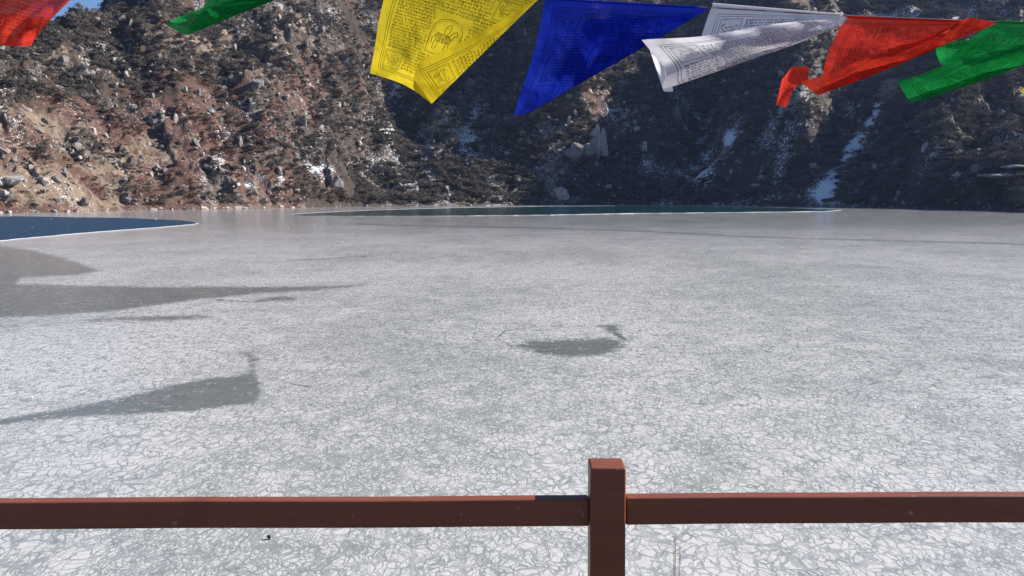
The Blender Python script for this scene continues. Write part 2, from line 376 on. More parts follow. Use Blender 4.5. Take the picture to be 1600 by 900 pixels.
    m.base(c)
    rough = m.math('ADD', m.math('MULTIPLY', white, .16), .20)
    rough = m.math('SUBTRACT', rough, m.math('MULTIPLY', far, .20))
    rough = m.math('SUBTRACT', rough, m.math('MULTIPLY', clr, .10), clamp=True)
    m.put(m.b.inputs['Roughness'], rough); m.b.inputs['IOR'].default_value = 1.31
    m.bump(m.math('ADD', white, m.math('MULTIPLY', grain, .3)), .006, .5)
ice_mat(ice_nt)
ice = mesh_np('ice', np.stack([IX, IY, IZ], -1).reshape(-1, 3), grid_faces(*IX.shape), ice_nt.m); tag(ice, kind='structure')
fattr(ice, 'clear', sd); fattr(ice, 'tone', tone)

wt = NT('open_water', .42, .5); wt.base((.022, .064, .128)); wt.b.inputs['IOR'].default_value = 1.33
wt.b.inputs['Specular IOR Level'].default_value = .22; wt.bump(wt.math('ADD', wt.noise(1.1, 3, .6), wt.math('MULTIPLY', wt.noise(4.5, 3, .6), .4)), 1.6, 1.)
wt2 = NT('open_water_far', .1, .5); wt2.base((.008, .042, .045)); wt2.b.inputs['IOR'].default_value = 1.33
wt2.bump(wt2.noise(1.3, 3, .6), .10, 1.)
def water_sheet(P, mat, rim):
    pts = []
    for (x0, y0), (x1, y1) in zip(P, P[1:]+P[:1]):
        n = max(2, int(abs(x1-x0)/10))
        for i in range(n):
            t = i/n; px, py = x0+(x1-x0)*t, y0+(y1-y0)*t
            p = on_plane(px, py); pts.append((p[0]+.5*float(perlin(np.array(px/23.), np.array(py/3.), 8)), p[1]+1.0*float(perlin(np.array(px/31.), np.array(py/3.), 9)), .03))
    bm = bmesh.new(); vs = [bm.verts.new(p) for p in pts]; f = bm.faces.new(vs); f.normal_update()
    if f.normal.z < 0: f.normal_flip()
    bmesh.ops.triangulate(bm, faces=bm.faces[:])
    o = bm_obj('water', bm, mat.m); tag(o, kind='structure')
    # pale broken rim of ice round the opening
    bm = bmesh.new(); n = len(pts); cen = Vector(np.mean(pts, 0))
    prev = None; first = None
    for i, p in enumerate(pts):
        p = Vector(p); a = Vector(pts[i-1]); c = Vector(pts[(i+1) % n]); t = (c-a).normalized(); nn = Vector((-t.y, t.x, 0))
        wd = rim*(.55+.9*random.random())
        q = [bm.verts.new(p+nn*wd*s+Vector((0, 0, z))) for s, z in ((-1, -.02), (-.5, .04), (.5, .045), (1, -.02))]
        if prev:
            for k in range(3): bm.faces.new((prev[k], prev[k+1], q[k+1], q[k]))
        else: first = q
        prev = q
    for k in range(3): bm.faces.new((prev[k], prev[k+1], first[k+1], first[k]))
    bmesh.ops.recalc_face_normals(bm, faces=bm.faces[:])
    o = bm_obj('ice_rim', bm, rimm.m); tag(o, kind='structure')
rimm = NT('ice_rim', .5, .4); rimm.base(rimm.mix(rimm.noise(1.5, 4, .7), (.26, .27, .28), (.50, .51, .52)))
water_sheet([(-420, 345), (-100, 339), (20, 338), (90, 339.3), (200, 341.2), (280, 344.4), (302, 346.6), (309, 348.6), (300, 351), (250, 355.5), (130, 364.5), (0, 376.5), (-180, 390), (-420, 402)], wt, .14)
water_sheet([(452, 335.3), (500, 332), (600, 327.8), (720, 324.5), (840, 322.6), (960, 321.7), (1100, 322.1), (1180, 323.5), (1250, 325.5), (1315, 328.3), (1290, 330.5), (1180, 331.8), (1000, 333.5), (860, 336), (700, 337.6), (560, 337.8), (480, 337.2)], wt2, .10)

# ------------------------------------------------------------ rocks and scrub
def foliage_mat(name, lo, hi):
    m = NT(name, .9, .1)
    c = m.mix(m.objrand(), lo, hi); c = m.mix(m.ramp(m.noise(1.5, 3, .6), .35, .7), c, tuple(x*.8 for x in lo)); m.base(c); return m.m
M_dark = foliage_mat('juniper_scrub', (.060, .056, .045), (.16, .145, .118))
M_grey = foliage_mat('bare_twig_scrub', (.115, .10, .086), (.25, .22, .18))
M_rust = foliage_mat('rust_scrub', (.065, .032, .022), (.17, .082, .052))
M_straw = foliage_mat('dry_grass_tuft', (.15, .105, .07), (.32, .24, .16))
M_stem = NT('shrub_stem', .9, .1); M_stem.base((.09, .07, .055))
def rock_mat(name, lo, hi):
    m = NT(name, .9, .2); c = m.mix(m.ramp(m.noise(.9, 6, .7), .3, .7), lo, hi)
    c = m.mix(m.math('MULTIPLY', m.objrand(), .6), c, tuple(x*.6 for x in hi))
    c = m.mix(m.ramp(m.noise(3.5, 4, .7), .58, .68), c, (.05, .045, .04)); m.base(c); m.bump(m.noise(2.5, 6, .75), .35, 1.); return m.m
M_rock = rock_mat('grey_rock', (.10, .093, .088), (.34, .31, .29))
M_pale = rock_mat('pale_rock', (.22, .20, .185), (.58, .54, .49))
def shrub_mesh(name, mat, n, wdt, hgt, leaf, seed):
    r = np.random.default_rng(seed); V = []; F = []
    # a handful of lobes, leaves on their shells
    L = [(r.normal(0, .27, 2)*wdt, .3+.4*r.random(), .26+.2*r.random()) for _ in range(7)]
    for i in range(n):
        (lx, ly), lz, lr = L[r.integers(len(L))]
        d = r.normal(0, 1, 3); d /= np.linalg.norm(d); d[2] = abs(d[2])*.9-.15
        p = np.array([lx+d[0]*lr*wdt, ly+d[1]*lr*wdt, max(.02, (lz+d[2]*lr)*hgt)])*(1+r.normal(0, .06))
        a = r.normal(0, 1, 3)+d*.4; a /= np.linalg.norm(a); b_ = np.cross(a, r.normal(0, 1, 3)); b_ /= np.linalg.norm(b_)+1e-6
        s = leaf*(.6+.8*r.random()); k = len(V)
        V += [p-a*s, p+b_*s*.55, p+a*s]; F.append((k, k+1, k+2))
    o = mesh_np(name, V, F, mat); C.objects.unlink(o); return o.data
def stem_mesh(name, seed, wdt, hgt):
    r = np.random.default_rng(seed); V = []; F = []
    for i in range(6):
        a = r.random()*6.28; tip = np.array([math.cos(a)*wdt*.35, math.sin(a)*wdt*.35, hgt*(.6+.4*r.random())]); w_ = .035*hgt; k = len(V)
        for j in range(3): V.append(np.array([math.cos(j*2.1)*w_, math.sin(j*2.1)*w_, -.2]))
        V.append(tip)
        for j in range(3): F.append((k+j, k+(j+1) % 3, k+3))
    o = mesh_np(name, V, F, M_stem.m); C.objects.unlink(o); return o.data
def hull_rock(name, mat, seed, n=16, sc=(1, 1, 1), parts=1, spread=.6):
    r = random.Random(seed); bm = bmesh.new()
    for q_ in range(parts):
        off = Vector((r.uniform(-1, 1)*spread, r.uniform(-1, 1)*spread*.7, r.uniform(-.5, .5)*spread)) if parts > 1 else Vector()
        k = 1 if parts == 1 else r.uniform(.45, .9); vs = []
        for i in range(n):
            d = Vector((r.gauss(0, 1), r.gauss(0, 1), r.gauss(0, 1))).normalized()*r.uniform(.75, 1)*k
            vs.append(bm.verts.new(((d.x+off.x)*sc[0], (d.y+off.y)*sc[1], (d.z+off.z)*sc[2])))
        bmesh.ops.convex_hull(bm, input=vs)
    for v in [v for v in bm.verts if not v.link_faces]: bm.verts.remove(v)
    me = bpy.data.meshes.new(name); bm.to_mesh(me); bm.free(); me.materials.append(mat); return me
SH = [shrub_mesh('shrub_dark', M_dark, 420, 1., .95, .115, 1), shrub_mesh('shrub_dark', M_dark, 420, 1.2, .75, .115, 2), shrub_mesh('shrub_grey', M_grey, 460, 1.1, .9, .10, 3),
      shrub_mesh('shrub_grey', M_grey, 460, .9, 1.1, .10, 4), shrub_mesh('shrub_rust', M_rust, 200, 1.2, .6, .11, 5), shrub_mesh('tuft', M_straw, 120, 1., .45, .10, 6)]
RK = [hull_rock('boulder', M_rock, 10+i, 14+i, (1, .9, .75)) for i in range(4)] + [hull_rock('boulder', M_pale, 30+i, 14+i, (1, .8, .9)) for i in range(3)]
def proto_collection(name, meshes):
    col = bpy.data.collections.new(name)
    for i, me in enumerate(meshes):
        o = bpy.data.objects.new('%s_%02d' % (name, i), me); col.objects.link(o)
    return col
def scatter(name, col, P, ROT, SCL, KIND, label, cat, mat=None):
    me = bpy.data.meshes.new(name); me.vertices.add(len(P)); me.vertices.foreach_set('co', np.asarray(P, np.float32).ravel())
    for nm, ty, key, arr in (('rot', 'FLOAT_VECTOR', 'vector', ROT), ('scl', 'FLOAT_VECTOR', 'vector', SCL), ('knd', 'INT', 'value', KIND)):
        a = me.attributes.new(nm, ty, 'POINT'); a.data.foreach_set(key, np.asarray(arr, np.int32 if ty == 'INT' else np.float32).ravel())
    o = bpy.data.objects.new(name, me); C.objects.link(o); tag(o, label, cat, kind='stuff')
    ng = bpy.data.node_groups.new(name, 'GeometryNodeTree')
    ng.interface.new_socket('Geometry', in_out='INPUT', socket_type='NodeSocketGeometry'); ng.interface.new_socket('Geometry', in_out='OUTPUT', socket_type='NodeSocketGeometry')
    N = ng.nodes; L = ng.links; gi = N.new('NodeGroupInput'); go = N.new('NodeGroupOutput')
    ip = N.new('GeometryNodeInstanceOnPoints'); ci = N.new('GeometryNodeCollectionInfo'); ci.inputs['Collection'].default_value = col
    ci.inputs['Separate Children'].default_value = True; ci.inputs['Reset Children'].default_value = True; ip.inputs['Pick Instance'].default_value = True
    def at(nm, ty): a = N.new('GeometryNodeInputNamedAttribute'); a.data_type = ty; a.inputs['Name'].default_value = nm; return a.outputs['Attribute']
    L.new(gi.outputs[0], ip.inputs['Points']); L.new(ci.outputs[0], ip.inputs['Instance'])
    L.new(at('rot', 'FLOAT_VECTOR'), ip.inputs['Rotation']); L.new(at('scl', 'FLOAT_VECTOR'), ip.inputs['Scale']); L.new(at('knd', 'INT'), ip.inputs['Instance Index'])
    L.new(ip.outputs[0], go.inputs[0])
    md = o.modifiers.new('scatter', 'NODES'); md.node_group = ng
    return o
def pick(n, smax, smin=1.5, span=R(37)):
    """random hill vertices as (i, j), even over the ground"""
    rows = np.nonzero((s_all > smin) & (s_all < smax))[0]; cols = np.nonzero(np.abs(th_all) < span)[0]
    wr = np.gradient(s_all)[rows]; wc = np.gradient(th_all)[cols]
    return rng.choice(rows, n, p=wr/wr.sum()), rng.choice(cols, n, p=wc/wc.sum())
N = 125000
I, J = pick(N, 330)
x, y, z = TX[I, J], TY[I, J], TZ[I, J]; jit = rng.normal(0, .35, (2, N)); x = x+jit[0]; y = y+jit[1]
dn = fbm(x/16., y/16., 4, 501); dn2 = fbm(x/50., y/50., 3, 502); ru = rust[I, J]; ta = tan[I, J]; ro = rockiness[I, J]; sno = snow[I, J]; ppx, ppy = PXg[I, J], PYg[I, J]
leftlow = (1-sstep(200, 420, ppx))*sstep(120, 220, ppy); rightside = sstep(540, 640, ppx)
dens = np.clip(.62 + 2.2*dn + .9*dn2 - .35*leftlow - .2*ta - .08*rightside + .05*(1-rightside) - 1.3*np.clip(sno-.05, 0, 1), .06, 1)
keep = (rng.random(N) < dens)
u = rng.random(N)
kd = np.where(u < .50, rng.integers(0, 2, N), rng.integers(2, 4, N))
lit = np.clip(.35*fbm(x/30., y/30., 3, 505)+.5, 0, 1)
kd = np.where(rng.random(N) < .35*(1-sstep(500, 600, ppx))+.25, rng.integers(2, 4, N), kd)
kd = np.where(rng.random(N) < ru*.7, 4, kd); kd = np.where(rng.random(N) < (ta*.3+.25*leftlow), 5, kd)
kd = np.where((rng.random(N) < .25*leftlow), 4, kd)
sz = np.exp(rng.normal(.62, .40, N) + .5*dn)*np.where(kd >= 4, .75, 1.0)*(1-.35*(1-rightside))*(1-.25*leftlow)
sz = np.minimum(sz, 3.6)
rot = np.stack([rng.normal(0, .12, N), rng.normal(0, .12, N), rng.random(N)*6.28], -1)
scl = np.stack([sz*(.8+.4*rng.random(N)), sz*(.8+.4*rng.random(N)), sz*(.7+.5*rng.random(N))], -1)
scatter('hillside_scrub', proto_collection('scrub_kind', SH), np.stack([x, y, z-.1*sz], -1)[keep], rot[keep], scl[keep], kd[keep],
        'dense grey, dark green and rust red scrub covering the rocky hillside beyond the lake', 'scrub')
N = 27000
I, J = pick(N, 300); x, y, z = TX[I, J], TY[I, J], TZ[I, J]; x = x+rng.normal(0, .4, N); y = y+rng.normal(0, .4, N)
dn = fbm(x/12., y/12., 4, 601); keep = rng.random(N) < np.clip(.35+1.6*dn+.3*ROCK[I, J]-1.5*np.clip(snow[I, J]+.1, 0, 1), .0, 1)
sz = np.minimum(np.exp(rng.normal(-.35, .6, N)), 2.6); kd = np.where(rng.random(N) < .68, rng.integers(0, 4, N), rng.integers(4, 7, N))
rot = rng.random((N, 3))*6.28; scl = np.stack([sz*(.7+.7*rng.random(N)), sz*(.7+.6*rng.random(N)), sz*(.6+.6*rng.random(N))], -1)
scatter('hillside_rubble', proto_collection('rubble_kind', RK), np.stack([x, y, z+.12*sz], -1)[keep], rot[keep], scl[keep], kd[keep],
        'broken grey and pale rocks strewn between the scrub on the hillside', 'rubble')

# rocks that stand out one by one
def crag(px, py, wpx, hpx, label, mat, seed, parts=6, name='rock_outcrop', sink=.35, tilt=0., cat='rock'):
    x, y, z = on_hill(px, py); d = math.hypot(x, y); k = d/FPX
    me = hull_rock(name, mat, seed, 18, (wpx*k*.42, wpx*k*.32, hpx*k*.42), parts, .62)
    o = bpy.data.objects.new(name, me); C.objects.link(o); th = math.atan2(x, y)
    o.location = (x-math.sin(th)*wpx*k*.15, y-math.cos(th)*wpx*k*.15, z); o.rotation_euler = (0, tilt, -th)
    tag(o, label, cat, 'rock outcrops on the hillside'); return o
for a in [
 (932, 232, 34, 100, 'tall pale cliff rib standing above the middle of the far shore, below the blue flag', M_pale, 1, 8),
 (904, 240, 48, 44, 'broad pale rock shelf leaning against the left foot of the tall pale cliff rib', M_rock, 2, 6),
 (878, 305, 34, 34, 'pale split boulder at the water line left of and below the tall cliff rib', M_pale, 3, 6),
 (1001, 238, 14, 46, 'thin curved pale rock rib right of the tall pale cliff', M_pale, 4, 5),
 (1052, 186, 22, 50, 'brownish rock rib below the white flag', M_rock, 5, 6),
 (18, 285, 46, 26, 'large whitish outcrop low on the left hill at the edge of the picture', M_pale, 6, 7),
 (50, 284, 16, 12, 'small whitish rock just right of the large whitish outcrop', M_pale, 7, 3),
 (217, 168, 22, 32, 'bright grey angular rock halfway up the left hill', M_pale, 8, 5),
 (262, 195, 34, 24, 'grey blocky outcrop right of and below the bright angular rock on the left hill', M_rock, 9, 6),
 (358, 212, 24, 16, 'pale rock patch on the left hill before the shaded gully', M_pale, 10, 5),
 (190, 254, 34, 18, 'slanting grey slabs in red grass low on the left hill', M_rock, 11, 6),
 (110, 268, 20, 14, 'small grey rock pair in tan grass above the open water', M_rock, 12, 4),
 (1555, 275, 70, 10, 'long pale ledge in the scrub at the right edge above the shore', M_pale, 13, 5),
 (1585, 262, 50, 8, 'upper thin pale ledge at the right edge of the hillside', M_pale, 14, 4),
 (1175, 292, 26, 14, 'pale streaked rock near the shore left of the snow gully', M_pale, 15, 5),
 (628, 207, 16, 14, 'lone light rock catching the sun below the yellow flag', M_pale, 16, 4),
 (752, 232, 12, 12, 'small pale rock in the shade right of the yellow flag tip', M_pale, 17, 4),
 (70, 90, 30, 16, 'dark grey crag under the red flag at the left', M_rock, 18, 5),
 (155, 118, 26, 20, 'grey crag on the upper left slope', M_rock, 19, 5),
 (415, 135, 30, 30, 'craggy rust tinted outcrop above the shaded gully', M_rock, 20, 7),
 (335, 262, 26, 18, 'grey blocks amid scrub above the two snow patches', M_rock, 21, 5),
 (640, 300, 22, 10, 'low snowy rock near the shore in the shade', M_rock, 22, 4),
 (1330, 40, 40, 16, 'pale speckled crag behind the red flag at the right', M_rock, 23, 6)]: crag(*a)

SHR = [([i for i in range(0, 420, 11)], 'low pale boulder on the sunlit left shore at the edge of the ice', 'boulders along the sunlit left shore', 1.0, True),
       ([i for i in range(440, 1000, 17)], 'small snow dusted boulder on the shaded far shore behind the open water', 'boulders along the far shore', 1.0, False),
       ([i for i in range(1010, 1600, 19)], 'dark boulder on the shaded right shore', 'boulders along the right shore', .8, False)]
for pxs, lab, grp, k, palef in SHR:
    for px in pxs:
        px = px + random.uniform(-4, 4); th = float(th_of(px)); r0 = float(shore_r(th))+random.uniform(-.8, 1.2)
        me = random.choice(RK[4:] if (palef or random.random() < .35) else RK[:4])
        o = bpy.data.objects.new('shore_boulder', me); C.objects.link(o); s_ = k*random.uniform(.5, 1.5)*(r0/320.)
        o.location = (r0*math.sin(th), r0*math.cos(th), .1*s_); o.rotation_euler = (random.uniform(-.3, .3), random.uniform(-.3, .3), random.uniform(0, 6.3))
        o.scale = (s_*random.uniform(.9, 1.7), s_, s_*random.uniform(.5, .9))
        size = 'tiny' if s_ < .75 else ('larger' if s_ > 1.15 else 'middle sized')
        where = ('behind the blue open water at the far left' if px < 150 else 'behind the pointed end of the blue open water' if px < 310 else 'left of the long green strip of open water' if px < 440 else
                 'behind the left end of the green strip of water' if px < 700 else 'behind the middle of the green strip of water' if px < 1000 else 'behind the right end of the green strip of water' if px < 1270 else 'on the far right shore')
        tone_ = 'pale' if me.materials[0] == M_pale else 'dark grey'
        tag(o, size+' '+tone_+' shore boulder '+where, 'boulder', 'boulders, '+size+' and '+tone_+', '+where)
# broken shore ice and snow pushed up along the foot of the hill
bm = bmesh.new(); prev = None
for k in range(1500):
    px = -60 + k*1.13; th = float(th_of(px)); nz = float(fbm(np.array(px/14.), np.array(3.3), 3, 811)); nz2 = float(perlin(np.array(px/3.1), np.array(9.1), 812))
    r0 = float(shore_r(th)) + .5 + 1.6*nz; hh = max(0., .10+.55*nz+.25*nz2); wd = .5+1.6*max(0, nz+.3)+.4*nz2
    q_ = [bm.verts.new(((r0+a)*math.sin(th), (r0+a)*math.cos(th), z)) for a, z in ((-wd, -.02), (-wd*.5, hh*.8), (wd*.2, hh), (wd+1.2, -.1))]
    if prev:
        for j in range(3): bm.faces.new((prev[j], q_[j], q_[j+1], prev[j+1]))
    prev = q_
o = bm_obj('shore_ice', bm, rimm.m); tag(o, kind='structure')
# the nearest bushes, one by one
stem = stem_mesh('stem', 4, 1., .8)
def bush(px, py, sc, kind, lab, grp):
    x, y, z = on_hill(px, py); o = empty('shrub', (x, y, z-.1)); o.scale = (sc, sc, sc*.9); o.rotation_euler = (0, 0, random.uniform(0, 6.3)); tag(o, lab, 'shrub', grp)
    f = bpy.data.objects.new('foliage', SH[kind]); C.objects.link(f); f.parent = o
    s_ = bpy.data.objects.new('stem', stem); C.objects.link(s_); s_.parent = o
for i in range(34): bush(random.uniform(205, 520), random.uniform(296, 322), random.uniform(1.5, 2.8), random.choice([0, 2, 3]), 'grey leafless bush low on the left hill just above the shore', 'bushes above the left shore')
for i in range(30): bush(random.uniform(1480, 1600), random.uniform(200, 318), random.uniform(1.6, 3.0), random.choice([1, 2, 3]), 'brown sunlit bush on the spur at the right edge', 'bushes on the right spur')
for i in range(26): bush(random.uniform(1110, 1270), random.uniform(205, 312), random.uniform(1.8, 3.2), random.choice([2, 3]), 'olive brown bush on the spur left of the snow gully', 'bushes left of the snow gully')

# ------------------------------------------------------------ small things on the ice
px, py = 420, 843; p = on_plane(px, py)
o = bpy.data.objects.new('stone', hull_rock('stone', None, 71, 14, (.045, .05, .04))); o.data.materials.clear(); dk = NT('dark_stone', .8); dk.base((.02, .018, .015)); o.data.materials.append(dk.m)
C.objects.link(o); o.location = (p[0], p[1], .03); tag(o, 'small black stone lying alone on the ice below the left rail', 'stone')
bm = bmesh.new()  # sparkle glints on the ice, made as small shiny white lumps
for i in range(330):
    a = random.uniform(-33, 33); r_ = 10**random.uniform(1.05, 2.45)
    if r_ > 250 and abs(a) < 5: continue
    c = Vector((r_*math.sin(R(a)), r_*math.cos(R(a)), .012)); s_ = (.011 + r_*.00040)*random.uniform(.5, 1.3)
    vs = [bm.verts.new(c+Vector((random.uniform(-1, 1), random.uniform(-1, 1), random.uniform(-.3, 1.0)))*s_) for _ in range(5)]
    bmesh.ops.convex_hull(bm, input=vs)
for v in [v for v in bm.verts if not v.link_faces]: bm.verts.remove(v)
gl = NT('ice_chip', .25, .8); gl.base((.93, .95, .97))
o = bm_obj('glint_specks', bm, gl.m); tag(o, 'tiny shiny white specks standing in for sparkles of light on the frozen lake', 'glint specks', kind='stuff')

# ------------------------------------------------------------ the fence
YAW = .62*math.atan2(.0465, 2.28)
wood = NT('painted_wood', .42, .45)
wn_ = wood.noise(1., 5, .6, vec=None); mp = wood.t.nodes.new('ShaderNodeMapping'); tc = wood.t.nodes.new('ShaderNodeTexCoord')
wood.t.links.new(tc.outputs['Object'], mp.inputs['Vector']); mp.inputs['Scale'].default_value = (3, 40, 40)
gr_ = wood.noise(2.2, 6, .65, vec=mp.outputs[0]); bl = wood.noise(7, 5, .6, vec=tc.outputs['Object'])
c = wood.mix(wood.ramp(gr_, .3, .7), (.185, .056, .028), (.215, .068, .036)); c = wood.mix(wood.ramp(bl, .55, .8), c, (.15, .044, .023))
chip = wood.ramp(wood.noise(38, 5, .7, vec=tc.outputs['Object']), .665, .70); c = wood.mix(chip, c, (.34, .22, .16)); wood.base(c); wood.bump(wood.math('ADD', gr_, wood.noise(60, 4, .7, vec=tc.outputs['Object'])), .0012, .5)
fence = empty('fence', (0, 0, 0)); tag(fence, 'brown painted wooden fence with square post and flat top rail along the lake edge', 'fence')
def bar(name, size, loc, rotz, bevel=.005, seed=0):
    bm = bmesh.new(); bmesh.ops.create_cube(bm, size=1); 
    for v in bm.verts: v.co = Vector((v.co.x*size[0], v.co.y*size[1], v.co.z*size[2]))
    L = 0 if size[0] > size[2] else 2
    ed = [e for e in bm.edges if abs((e.verts[0].co-e.verts[1].co)[L]) > 1e-4]
    bmesh.ops.subdivide_edges(bm, edges=ed, cuts=28, use_grid_fill=True)
    for v in bm.verts:
        n = float(perlin(np.array(v.co[L]*2.1+seed), np.array(seed*3.3), 5))*.0022
        v.co[1 if L == 0 else 0] += n; v.co[2 if L == 0 else 1] += n*.7
    sharp = [e for e in bm.edges if len(e.link_faces) == 2 and e.link_faces[0].normal.dot(e.link_faces[1].normal) < .5]
    bm.normal_update(); sharp = [e for e in bm.edges if len(e.link_faces) == 2 and e.link_faces[0].normal.dot(e.link_faces[1].normal) < .5]
    bmesh.ops.bevel(bm, geom=sharp, offset=bevel, segments=3, affect='EDGES', profile=.6)
    o = bm_obj(name, bm, wood.m, fence, smooth=True); o.location = loc; o.rotation_euler = (0, 0, rotz)
    md = o.modifiers.new('wn', 'WEIGHTED_NORMAL'); md.keep_sharp = False
    return o
# front upper edge of the post top at (951, 732), 56 px wide
D0 = 1.98; PW = .080
pf = at_depth(951, 732, 1.0); 
post_y = None
t = 1.98; P0 = at_depth(951.5, 731.5, t)                    # front top edge centre
ztop = P0[2]; py0 = P0[1]+PW/2; px0 = P0[0]
bar('post', (PW, PW, ztop-(EYE-1.62)), (px0, py0, (ztop+EYE-1.62)/2), YAW*-1, .006, 1)
RH, RD = .0635, .034
raily = py0 - .004; railz = at_depth(951, 776.5, 2.0)[2]-RH/2-.0075
SPC = 2.3
for sgn, sd_ in ((-1, 2), (1, 3)):
    L = SPC-PW; cx = sgn*(PW/2+L/2)
    dz = .0035 if sgn > 0 else -.0005
    bar('rail', (L-.003, RD, RH), (px0+cx*math.cos(YAW), raily+cx*math.sin(YAW), railz+dz), YAW, .005, sd_)
    bar('post', (PW, PW, ztop-(EYE-1.62)), (px0+sgn*SPC*math.cos(YAW), py0+sgn*SPC*math.sin(YAW), (ztop+EYE-1.62)/2), YAW, .006, sd_+5)

# dry stems growing on the bank just behind the fence
straw = NT('dry_straw', .7, .2); straw.base((.62, .52, .38))
gs = empty('dry_grass', (*at_depth(1056, 1200, 2.75)[:2], EYE-1.6)); tag(gs, 'thin pale dry grass stems rising from the bank right of the fence post', 'grass')
def tube(bm, pts, r0, r1, n=5):
    prev = None
    for i, p in enumerate(pts):
        t = (Vector(pts[min(i+1, len(pts)-1)])-Vector(pts[max(i-1, 0)])).normalized(); a = t.orthogonal().normalized(); b_ = t.cross(a)
        r_ = r0+(r1-r0)*i/(len(pts)-1)
        q_ = [bm.verts.new(Vector(p)+(a*math.cos(k*2*math.pi/n)+b_*math.sin(k*2*math.pi/n))*r_) for k in range(n)]
        if prev:
            for k in range(n): bm.faces.new((prev[k], prev[(k+1) % n], q_[(k+1) % n], q_[k]))
        prev = q_
for (bx, tx, ty) in ((1049, 1052, 842), (1058, 1061, 838), (1064, 1068, 852), (1054, 1047, 862), (1061, 1056, 870), (1068, 1082, 866)):
    b0 = at_depth(bx, 1000, 2.75); b1 = at_depth(tx, ty, 2.78); base = Vector((b0[0], b0[1], EYE-1.64)); top = Vector(b1); bm = bmesh.new()
    pts = [base.lerp(top, t)+Vector((.012*math.sin(t*3+bx), 0, 0)) for t in [i/9 for i in range(10)]]
    tube(bm, pts, .0016, .0007)
    for k in range(7):                                         # the seed head
        p = pts[-1]-(top-base).normalized()*k*.011; d = Vector((random.uniform(-1, 1), random.uniform(-1, 1), .9)).normalized()*.013; tube(bm, [p, p+d*.5, p+d], .0010, .0004, 4)
    bmesh.ops.translate(bm, vec=-gs.location, verts=bm.verts[:]); bm_obj('stem', bm, straw.m, gs)

# ------------------------------------------------------------ prayer flags
NI = 1024
ink = np.zeros((NI, NI), np.float32)
def seg(x0, y0, x1, y1, wd, v=1.0):
    x0, y0, x1, y1, wd = [a*NI for a in (x0, y0, x1, y1, wd)]
    a, b_ = int(max(0, min(x0, x1)-wd-2)), int(min(NI, max(x0, x1)+wd+3)); c_, d_ = int(max(0, min(y0, y1)-wd-2)), int(min(NI, max(y0, y1)+wd+3))
    if a >= b_ or c_ >= d_: return
    Y, X = np.mgrid[c_:d_, a:b_]; ex, ey = x1-x0, y1-y0
    t = np.clip(((X-x0)*ex+(Y-y0)*ey)/(ex*ex+ey*ey+1e-6), 0, 1); d = np.hypot(X-x0-t*ex, Y-y0-t*ey)
    ink[c_:d_, a:b_] = np.maximum(ink[c_:d_, a:b_], v*np.clip(wd/2-d+.6, 0, 1))
def pl(P, wd, close=False):
    if close: P = P+[P[0]]
    for (a, b_), (c_, d_) in zip(P[:-1], P[1:]): seg(a, b_, c_, d_, wd)
def box(x0, y0, x1, y1, wd): pl([(x0, y0), (x1, y0), (x1, y1), (x0, y1)], wd, True)
rnd = random.Random(12)
BOX = [(.10, .10, .25, .25), (.75, .10, .90, .25), (.10, .75, .25, .90), (.75, .75, .90, .90), (.40, .34, .62, .66)]
def blocked(x, y): return any(a-.012 < x < c_+.012 and b_-.02 < y < d_+.012 for a, b_, c_, d_ in BOX)
y = .108
while y < .885:
    x = .105
    while x < .89:
        w_ = rnd.uniform(.010, .019)
        if not blocked(x, y+.008) and not blocked(x+w_, y+.008):
            seg(x, y, x+w_, y, .0042)
            h = .015
            for k in range(rnd.randint(1, 3)):
                xx = x+w_*rnd.uniform(.1, 1); seg(xx, y, xx+rnd.uniform(-.003, .002), y+h*rnd.uniform(.5, 1.15), .0034)
            if rnd.random() < .6: seg(x+w_*.2, y+h*.5, x+w_*.8, y+h*.55, .003)
            if rnd.random() < .4: pl([(x+w_*.3, y-.004), (x+w_*.6, y-.008), (x+w_*.8, y-.004)], .003)
        x += w_ + (.004 if rnd.random() < .75 else .010)
    y += .0262
box(.065, .065, .935, .935, .0048); box(.082, .082, .918, .918, .0042)
for (x0, y0, x1, y1) in BOX[:4]:
    box(x0, y0, x1, y1, .004); box(x0+.008, y0+.008, x1-.008, y1-.008, .002)
    cx, cy = (x0+x1)/2, (y0+y1)/2
    # a small four-legged beast in each corner box, with curling lines round it
    body = [(cx-.045, cy+.005), (cx-.03, cy-.012), (cx+.02, cy-.012), (cx+.04, cy-.03), (cx+.052, cy-.02), (cx+.04, cy+.0), (cx+.03, cy+.014), (cx-.035, cy+.018)]
    pl(body, .004, True)
    for lx in (-.035, -.022, .018, .032): pl([(cx+lx, cy+.014), (cx+lx+.004, cy+.032), (cx+lx-.002, cy+.048)], .004)
    pl([(cx-.045, cy+.005), (cx-.058, cy-.012), (cx-.05, cy-.028), (cx-.04, cy-.034)], .004)
    for k in range(26):
        a = rnd.uniform(x0+.015, x1-.02); b_ = rnd.uniform(y0+.015, y1-.02); pl([(a, b_), (a+.006, b_-.004), (a+.01, b_+.003)], .0022)
x0, y0, x1, y1 = BOX[4]
pl([(.40, .655), (.40, .43), (.43, .37), (.51, .345), (.59, .37), (.62, .43), (.62, .655)], .0055, True)
pl([(.412, .645), (.412, .435), (.44, .382), (.51, .36), (.58, .382), (.608, .435), (.608, .645)], .0022, True)
box(.345, .47, .395, .60, .003); box(.625, .47, .675, .60, .003)
horse = [(.435, .50), (.45, .475), (.50, .485), (.54, .475), (.555, .44), (.575, .425), (.592, .445), (.585, .458), (.572, .462), (.562, .50), (.55, .535), (.50, .545), (.45, .54)]
pl(horse, .006, True)
for lx, dx in ((.448, -.006), (.465, .008), (.535, -.004), (.55, .012)): pl([(lx, .535), (lx+dx, .575), (lx-.004, .615)], .006)
